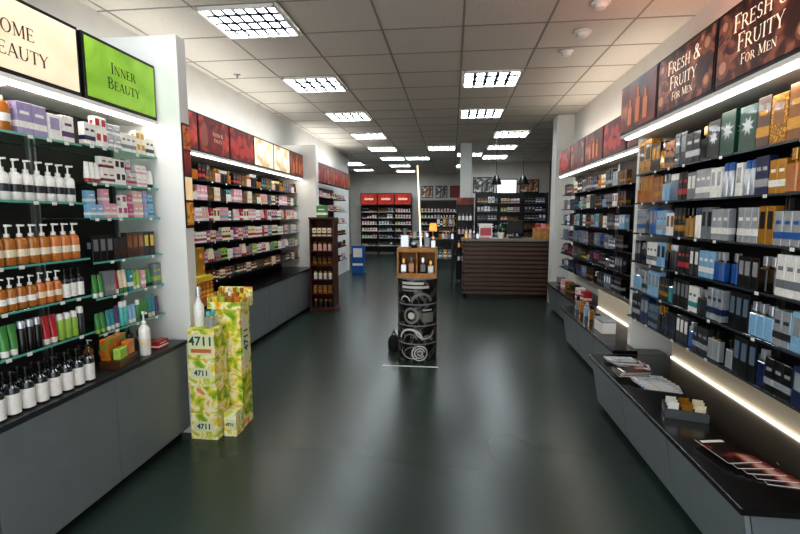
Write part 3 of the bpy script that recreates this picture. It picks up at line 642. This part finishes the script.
part('bag_body',MB().lathe([(.06,0),(.07,.03),(.065,.13),(.03,.18)],14,-.63,4.98,sy=.6),mat('bag_cloth','101012',.7,noise=.2),t); part('handle',MB().tube((-.65,4.98,.17),(-.63,4.98,.24),.006).tube((-.63,4.98,.24),(-.61,4.98,.17),.006),cm('black'),t)
# ------------------------------------------------------------ right ledge items
M_mag=mat_tex('magazine_cover','noise',[(.35,'121010'),(.52,'2e1614'),(.6,'8c3c34'),(.7,'d8b4a4')],7,rough=.25,distort=.3); M_pap=mat('paper_white','eceae4',.5)
M_mag2=mat_tex('leaflet_blue','noise',[(.3,'2c4c70'),(.5,'c8d4dc'),(.7,'b07850')],9,rough=.3)
def booklet(x,y,z,w,l,rz,m,label,grp,name='magazine'):
    t=root(name,(x,y,z),label,name,grp,rz)
    part('pages',B(-w/2,w/2,-l/2,l/2,0,.0036),M_pap,t,local=True); part('cover',B(-w/2-.001,w/2+.001,-l/2-.001,l/2+.001,.0037,.0044),m,t,local=True)
    part('title_strip',B(-w/2+.012,w/2-.03,l/2-.035,l/2-.014,.0045,.005),M_pap,t,local=True)
for k in range(5): booklet(1.37-k*.03,2.0+k*.034,.4205+k*.0052,.15,.21,-.15+.08*k,M_mag,'glossy dark magazine fanned out at near end of ledge','magazines fanned on near right ledge')
for k in range(5): booklet(1.33-k*.012,2.98+k*.022,.4205+k*.0052,.14,.21,1.3+.04*k,M_mag2,'blue and white leaflet in the tidy pile mid ledge','leaflets piled mid ledge','leaflet')
for k in range(3): booklet(1.2+k*.01,3.14+k*.02,.4205+.03+k*.0052,.13,.2,1.6+.05*k,M_mag,'dark leaflet lying over the blue pile mid ledge','dark leaflets mid ledge','leaflet')
for k in range(5): booklet(1.32-k*.018,3.4+k*.02,.4205+k*.0052,.12,.2,1.3+.06*k,M_mag2 if k%2==0 else M_mag,'pale blue leaflet in pile at far end of near ledge' if k%2==0 else 'dark leaflet in pile at far end of near ledge','pale leaflets at far end of ledge' if k%2==0 else 'dark leaflets at far end of ledge','leaflet')
t=root('brochure_holder',(1.27,2.56,.4205),'grey wire brochure holder with small cards on right ledge','holder',rz=-.3)
hb=MB().box(-.1,.1,-.07,.07,0,.006)
for a in range(4): hb.box(-.1,.1,-.07+a*.045,-.066+a*.045,.006,.05)
for a in(-1,1): hb.box(a*.1-.002,a*.1+.002,-.07,.07,.006,.045)
part('tray',hb,mat('holder_grey','5c5f60',.3,metal=.5),t,local=True)
for k in range(9):
    o=root('card',(1.27,2.56,.427),['white card','gold card','cream card'][k%3]+' sticking out of the brochure holder','card',['white','gold','cream'][k%3]+' cards in the brochure holder',rz=-.3+R.uniform(-.1,.1))
    M=Matrix.Translation((-.065+(k%3)*.062,-.045+(k//3)*.045,0))@Matrix.Rotation(.25,4,'X')
    c=D.objects.new('card_face',MB().box(-.025,.025,0,.0015,0,.085,M=M).mesh('card_face',[M_pap,cm('gold'),cm('cream')][k%3])); COL.objects.link(c); c.parent=o
t=root('tissue_box',(1.4,4.3,.4505),'white box with pale lid on the middle right ledge','box')
part('box_body',B(1.34,1.46,4.2,4.42,.4505,.55,b=.003),M_pap,t); part('lid',B(1.335,1.465,4.195,4.425,.55,.57,b=.003),cm('silver'),t)
for k in range(5): place('f',['black','gold','skyblue','amber','silver'][k],['silver','black','silver','gold','black'][k],.06,.05,.15,(1.42,4.62+k*.17,.4505),-PI/2,f"{['black','gold','sky blue','amber','silver'][k]} tester bottle on the middle right ledge",'tester bottles on the middle right ledge')
for k in range(6): place('c',['red','white','black','gold','pink','grey'][k],['white','red','gold','black','white','black'][k],.12,.1,.13,(1.65,5.8+k*.27,.4505),-PI/2,f"{['red','white','black','gold','pink','grey'][k]} gift box on the rear right ledge",'gift boxes on the rear right ledge',flat=True,name='gift_box')
# ------------------------------------------------------------ brown rack
rx,ry=-2.02,7.12
t=root('wooden_rack',(rx,ry,0),'narrow dark brown wooden rack beside the second white upright','rack')
M_bw=mat('rack_wood','4e2818',.45,noise=.25,ns=12)
for a in(-1,1): part('side_panel',B(rx+a*.18-.01,rx+a*.18+.01,ry-.15,ry+.15,.06,1.45),M_bw,t)
part('base',B(rx-.2,rx+.2,ry-.17,ry+.17,0,.06,b=.004),M_bw,t); part('top_board',B(rx-.2,rx+.2,ry-.16,ry+.16,1.45,1.48,b=.003),M_bw,t); part('back_panel',B(rx-.17,rx+.17,ry+.13,ry+.145,.06,1.45),M_bw,t)
for k in range(6):
    z=.06+k*.225
    if k: part('shelf',B(rx-.17,rx+.17,ry-.15,ry+.13,z-.014,z),M_bw,t)
    a=['charcoal','copper','white','brown','rose','cream'][k]
    for q in range(4): place('c' if k%2 else 's',a,'gold' if a!='cream' else 'brown',.06,.06,.13,(rx-.12+q*.08,ry-.09,z+.0004),0,f'{a} product with {"gold" if a!="cream" else "brown"} trim in the brown wooden rack',f'{a} products in the wooden rack',flat=True)
place('c','green','white',.16,.1,.18,(rx-.02,ry,1.4805),0,'green carton on top of the brown wooden rack',flat=True)
ZX=[1.86,1.6,1.34,1.08,.8,.5]
shelving(-2.5,-2.82,8.0,10.8,ZX,.1,2.1,'dark shelving on left wall beyond the brown rack',False)
for i,z in enumerate(ZX): fill('L',-2.5,8.5,10.75,z,parse(L2[(i+2)%6]),'left rear wall',i,flat=True,gap=.06,bname='toiletry_box')
t=root('blue_display',(-2.45,12.0,0),'slim blue display stand with white graphics near back left shelves','display stand')
part('display_body',B(-2.62,-2.3,11.85,12.1,0,.72,b=.004),cm('blue'),t); part('label_panel',B(-2.58,-2.34,11.845,11.85,.42,.66),cm('white'),t); part('white_stripe',B(-2.6,-2.32,11.843,11.849,.2,.26),cm('white'),t)
# back wall shelving
def wallshelf(x0,x1,y,zs,ztop,label,mids=()):
    t=root('shelving_unit',((x0+x1)/2,y,0),label,'shelving')
    part('back_panel',B(x0,x1,y,y+.02,.1,ztop),M_back,t)
    for z in zs: part('shelf',B(x0,x1,y-.28,y,z-.02,z),M_white,t)
    for xx in(x0,*mids,x1): part('side_panel',B(xx-.012,xx+.012,y-.29,y+.02,0,ztop),M_dark,t)
zb=[1.66,1.43,1.18,.93,.66,.36]
wallshelf(-3.5,-1.55,17.9,zb,1.9,'shelving with red signs against the back wall',(-2.85,-2.2))
M_rb=mat_tex('sign_redback','noise',[(.3,'6c100a'),(.6,'a02c20')],3,emit=.6)
for k in range(3):
    x0=-3.5+k*.65
    t=root('light_box_sign',(x0+.325,17.58,1.91),['left','middle','right'][k]+' red illuminated sign on the back wall shelving','sign','red signs on the back wall shelving')
    part('housing',B(x0+.005,x0+.645,17.5,17.9,1.91,2.36),M_dark,t); part('face_panel',B(x0+.025,x0+.625,17.49,17.5,1.94,2.33),M_rb,t); part('lettering',B(x0+.15,x0+.5,17.485,17.49,2.1,2.18),M_lt,t)
for i,z in enumerate(zb): fill('F',17.63,-3.48,-2.87,z,parse(L2[i]),'back wall left',i,flat=True,gap=.03,bname='rear_shelf_box'); fill('F',17.63,-2.83,-2.22,z,parse(R2[i]),'back wall middle',i,flat=True,gap=.03,bname='rear_shelf_box'); fill('F',17.63,-2.18,-1.57,z,parse(L2[(i+2)%6]),'back wall right',i,flat=True,gap=.03,bname='rear_shelf_box')
wallshelf(-1.2,.2,17.9,zb[:4],2.1,'tall dark shelving on the back wall behind the lamp')
for i,z in enumerate(zb[:4]): fill('F',17.63,-1.18,.18,z,parse(L2[(i+3)%6]),'rear middle wall',i,flat=True,gap=.05,bname='rear_shelf_box')
# ------------------------------------------------------------ till counter
t=root('till_counter',(1.05,8.8,0),'brown horizontally slatted till counter with pale top','counter')
part('carcass',B(.24,1.9,8.56,9.15,.06,1.04),M_dark,t); part('plinth',B(.28,1.88,8.6,9.1,0,.06),M_dark,t)
sl=MB()
for k in range(12):
    z=.065+k*.081; sl.box(.2,1.94,8.52,8.558,z,z+.054,b=.003); sl.box(.2,.238,8.56,9.15,z,z+.054,b=.003)
part('slat_cladding',sl,mat('slat_wood','5c4236',.4,noise=.12,ns=3),t)
part('countertop',B(.17,1.96,8.48,9.2,1.041,1.085,b=.004),mat('counter_top','857a6e',.35,noise=.05),t)
t=root('card_stand',(.62,8.7,1.0855),'red and white sign card standing on the till counter','sign')
part('card',B(.5,.74,8.69,8.71,1.1,1.36,b=.002),M_pap,t); part('printed_panel',B(.52,.72,8.685,8.69,1.14,1.28),cm('red'),t); part('foot',B(.54,.7,8.65,8.75,1.0855,1.1),cm('red'),t)
t=root('till_terminal',(1.18,8.9,1.0855),'dark till screen on the counter','till')
part('base',B(1.06,1.3,8.8,9.0,1.0855,1.12,b=.004),cm('charcoal'),t); part('screen',B(1.04,1.32,8.88,8.92,1.17,1.4,b=.004),cm('black'),t); part('stand',B(1.16,1.2,8.9,8.94,1.12,1.2),cm('charcoal'),t)
t=root('plant_pot',(.9,8.72,1.0855),'small leafy plant in white pot on the till counter','plant')
part('pot',MB().lathe([(.05,1.0855),(.07,1.2)],14,.9,8.72),cm('white'),t)
lf=MB()
for k in range(40):
    a=R.uniform(0,6.28);r=R.uniform(.02,.1);z=1.2+R.uniform(0,.14);M=Matrix.Translation((.9+r*math.cos(a),8.72+r*math.sin(a),z))@Matrix.Rotation(a,4,'Z')@Matrix.Rotation(R.uniform(-.6,.6),4,'Y'); lf.add([(-.03,0,0),(0,-.015,.005),(.03,0,0),(0,.015,.005)],[(0,1,2,3)],M)
part('foliage',lf,cm('green'),t)
t=root('wooden_crate',(1.66,8.75,1.0855),'brown wooden crate at right end of till counter','crate')
part('crate_body',B(1.5,1.82,8.62,8.88,1.0855,1.1,b=.002).box(1.5,1.82,8.62,8.635,1.1,1.28).box(1.5,1.82,8.865,8.88,1.1,1.28).box(1.5,1.515,8.635,8.865,1.1,1.28).box(1.805,1.82,8.635,8.865,1.1,1.28),M_wood,t)
for k in range(3): place('c',['red','pink','orange'][k],'white',.08,.08,.26,(1.57+k*.09,8.75,1.1005),0,f"{['red','pink','orange'][k]} carton in the crate on the till counter",'cartons in the till crate',flat=True)
for k in range(4): place('f',['gold','rose','black','silver'][k],'silver' if k<3 else 'black',.06,.05,.14,(.26+k*.07,8.62,1.0855),0,f"{['gold','rose','black','silver'][k]} perfume bottle at left end of till counter",'bottles on the till counter',flat=True)
YP=14.5
struct('wall_partition',B(.5,2.9,YP,YP+.1,0,ZC),mat('partition_paint','ccc8c1',.8,noise=.05,ns=4))
t=root('shelving_unit',(1.3,11.25,0),'black shelving behind the till with products','shelving')
part('back_panel',B(.55,2.2,11.37,11.39,.1,2.05),M_dark,t)
zz=[1.8,1.6,1.4,1.2,1.0]
for z in zz: part('shelf',B(.55,2.2,11.12,11.37,z-.012,z),mat('rear_shelf_board','6b6661',.5),t)
for xx in(.55,1.1,1.65,2.2): part('side_panel',B(xx-.012,xx+.012,11.11,11.39,0,2.05),M_dark,t)
for i,z in enumerate(zz): fill('F',11.13,.58,1.07,z,parse(R2[i+1]),'behind till left',i,flat=True,gap=.012,ws=.85,bname='rear_shelf_box'); fill('F',11.13,1.13,1.62,z,parse(L2[(i+3)%6]),'behind till centre',i,flat=True,gap=.012,ws=.85,bname='rear_shelf_box'); fill('F',11.13,1.68,2.17,z,parse(R2[(i+3)%6]),'behind till right',i,flat=True,gap=.012,ws=.85,bname='rear_shelf_box')
M_bw1=mat_tex('photo_print','noise',[(.35,'181818'),(.5,'7c7c7a'),(.6,'e4e2de')],5,rough=.4); M_col=mat_tex('photo_warm','noise',[(.35,'3a2018'),(.5,'b88a6c'),(.6,'f0e0cc')],5,rough=.4)
def picture(x0,x1,z0,z1,m,l,yw):
    t=root('wall_picture',((x0+x1)/2,yw-.02,z0),l,'picture'); part('frame',B(x0,x1,yw-.025,yw-.0005,z0,z1),cm('black'),t); part('print',B(x0+.03,x1-.03,yw-.03,yw-.0255,z0+.03,z1-.03),m,t)
picture(.62,1.25,2.2,2.68,M_bw1,'black and white framed picture left above the till shelves',YP)
picture(1.32,1.95,2.15,2.62,mat('window_glow','f2f2ee',.5,emit=1.0),'bright pale window panel in the middle above till shelves',YP)  # panel glows in place of a daylight window
picture(2.02,2.6,2.2,2.6,M_col,'warm toned framed picture right above the till shelves',YP)
picture(-1.2,-.75,2.2,2.65,M_col,'warm toned poster on the back wall right of the red signs',YB)
picture(-.65,-.2,2.2,2.65,M_bw1,'grey poster on the back wall above the tall dark shelving',YB)
picture(-.1,.35,2.2,2.65,mat('red_poster','8c2c24',.5),'dark red poster on the back wall beside the pale pillar',YB)
for k,xx in enumerate([.9,1.45]):
    t=root('pendant_lamp',(xx,9.9,2.15),['left','right'][k]+' black pendant lamp hanging behind the till','lamp','pendant lamps over the till')
    part('cord',MB().tube((xx,9.9,2.34),(xx,9.9,ZC-.005),.005,6),cm('black'),t); part('lamp_shade',MB().lathe([(.12,2.15),(.09,2.25),(.03,2.34)],18,xx,9.9),cm('black'),t)
t=root('display_tower',(.28,10.4,0),'narrow dark display tower with shelves before the pale rear pillar','display stand')
for xx in(.10,.46): part('side_panel',B(xx-.01,xx+.01,10.3,10.6,0,1.75),M_dark,t)
part('back_panel',B(.11,.45,10.58,10.6,.05,1.75),M_dark,t); part('header',B(.09,.47,10.29,10.6,1.75,1.9),F_br,t)
for k,z in enumerate([.5,.8,1.1,1.4]):
    part('shelf',B(.11,.45,10.3,10.58,z-.015,z),M_dark,t)
    c=['silver','gold','rose','white'][k]
    for q in range(4): place('f',c,'black',.06,.05,.16,(.155+q*.082,10.36,z+.0004),0,f'{c} bottle in the narrow dark display tower',f'{c} bottles in the display tower',flat=True)
def table(x0,x1,y0,y1,h,label):
    t=root('display_table',((x0+x1)/2,(y0+y1)/2,0),label,'table')
    part('tabletop',B(x0,x1,y0,y1,h-.03,h,b=.003),M_dark,t); part('lower_shelf',B(x0+.02,x1-.02,y0+.02,y1-.02,.55,.57),M_dark,t)
    for xx in(x0+.02,x1-.06):
        for yy in(y0+.02,y1-.06): part('leg',B(xx,xx+.04,yy,yy+.04,0,h-.03),M_dark,t)
table(-.55,.05,10.0,10.5,1.0,'dark display table with lamp in rear aisle')
table(-1.15,-.65,12.2,12.7,.9,'dark display table farther back on the left of rear aisle')
for k in range(5):
    place('f',['gold','white','rose','black','silver'][k],['black','gold','silver','gold','black'][k],.06,.05,.17,(-.26+k*.066,10.1,1.0005),0,f"{['gold','white','rose','black','silver'][k]} bottle on the display table with the lamp",'bottles on the rear display table',flat=True)
    place('c',['brown','cream','teal','gold','grey'][k],'white',.08,.08,.2,(-.45+k*.1,10.15,.5705),0,f"{['brown','cream','teal','gold','grey'][k]} box on lower shelf of the lamp table",'boxes under the lamp table',flat=True)
for k in range(5): place('c',['red','cream','navy','gold','pink'][k],'white',.07,.06,.18,(-1.1+k*.1,12.35,.9005),0,f"{['red','cream','navy','gold','pink'][k]} box on the farthest display table",'boxes on the farthest table',flat=True)
t=root('table_lamp',(-.42,10.25,1.0005),'small table lamp with glowing amber shade in rear aisle','lamp')
part('base',MB().lathe([(.07,1.0005),(.07,1.015),(.015,1.03),(.012,1.18)],16,-.42,10.25),M_alu,t); part('lamp_shade',MB().lathe([(.09,1.18),(.065,1.34)],18,-.42,10.25),mat('amber_shade','ff8c40',.5,emit=1.3),t)
table(-.45,.1,13.4,13.9,1.2,'tall dark display table against rear of shop')
for k in range(6): place('c',['white','black','lime','red','skyblue','gold'][k],'charcoal' if k!=1 else 'white',.07,.06,.2,(-.4+k*.085,13.5,1.2005),0,f"{['white','black','lime','red','sky blue','gold'][k]} box on the tall rear table",'boxes on the tall rear table',flat=True)
# ------------------------------------------------------------ light
w=D.worlds.new('world'); SC.world=w; w.use_nodes=True; w.node_tree.nodes['Background'].inputs[0].default_value=(.92,.96,1,1); w.node_tree.nodes['Background'].inputs[1].default_value=1.6
def area(name,loc,rot,sx,sy,p,c):
    l=D.lights.new(name,'AREA'); l.shape='RECTANGLE'; l.size=sx; l.size_y=sy; l.energy=p; l.color=c; o=D.objects.new(name,l); COL.objects.link(o); o.location=loc; o.rotation_euler=rot
area('warm_ceiling_fill',(1.6,2.6,2.52),(PI,0,0),.2,2.2,9,(1,.4,.26))  # unseen lamp added to tint the right-hand ceiling warm
area('ceiling_fill',(-2.6,5.2,2.52),(PI,0,0),.2,4,10,(1,.96,.9))  # unseen lamp added to brighten the ceiling above the left shelves
area('ceiling_fill',(1.8,5.8,2.52),(PI,0,0),.2,3,7,(1,.85,.72))  # added ceiling fill above the far right shelves
area('ceiling_fill',(-2.6,9.6,2.55),(PI,0,0),.2,2.5,9,(1,.97,.92))  # added ceiling fill towards the rear left
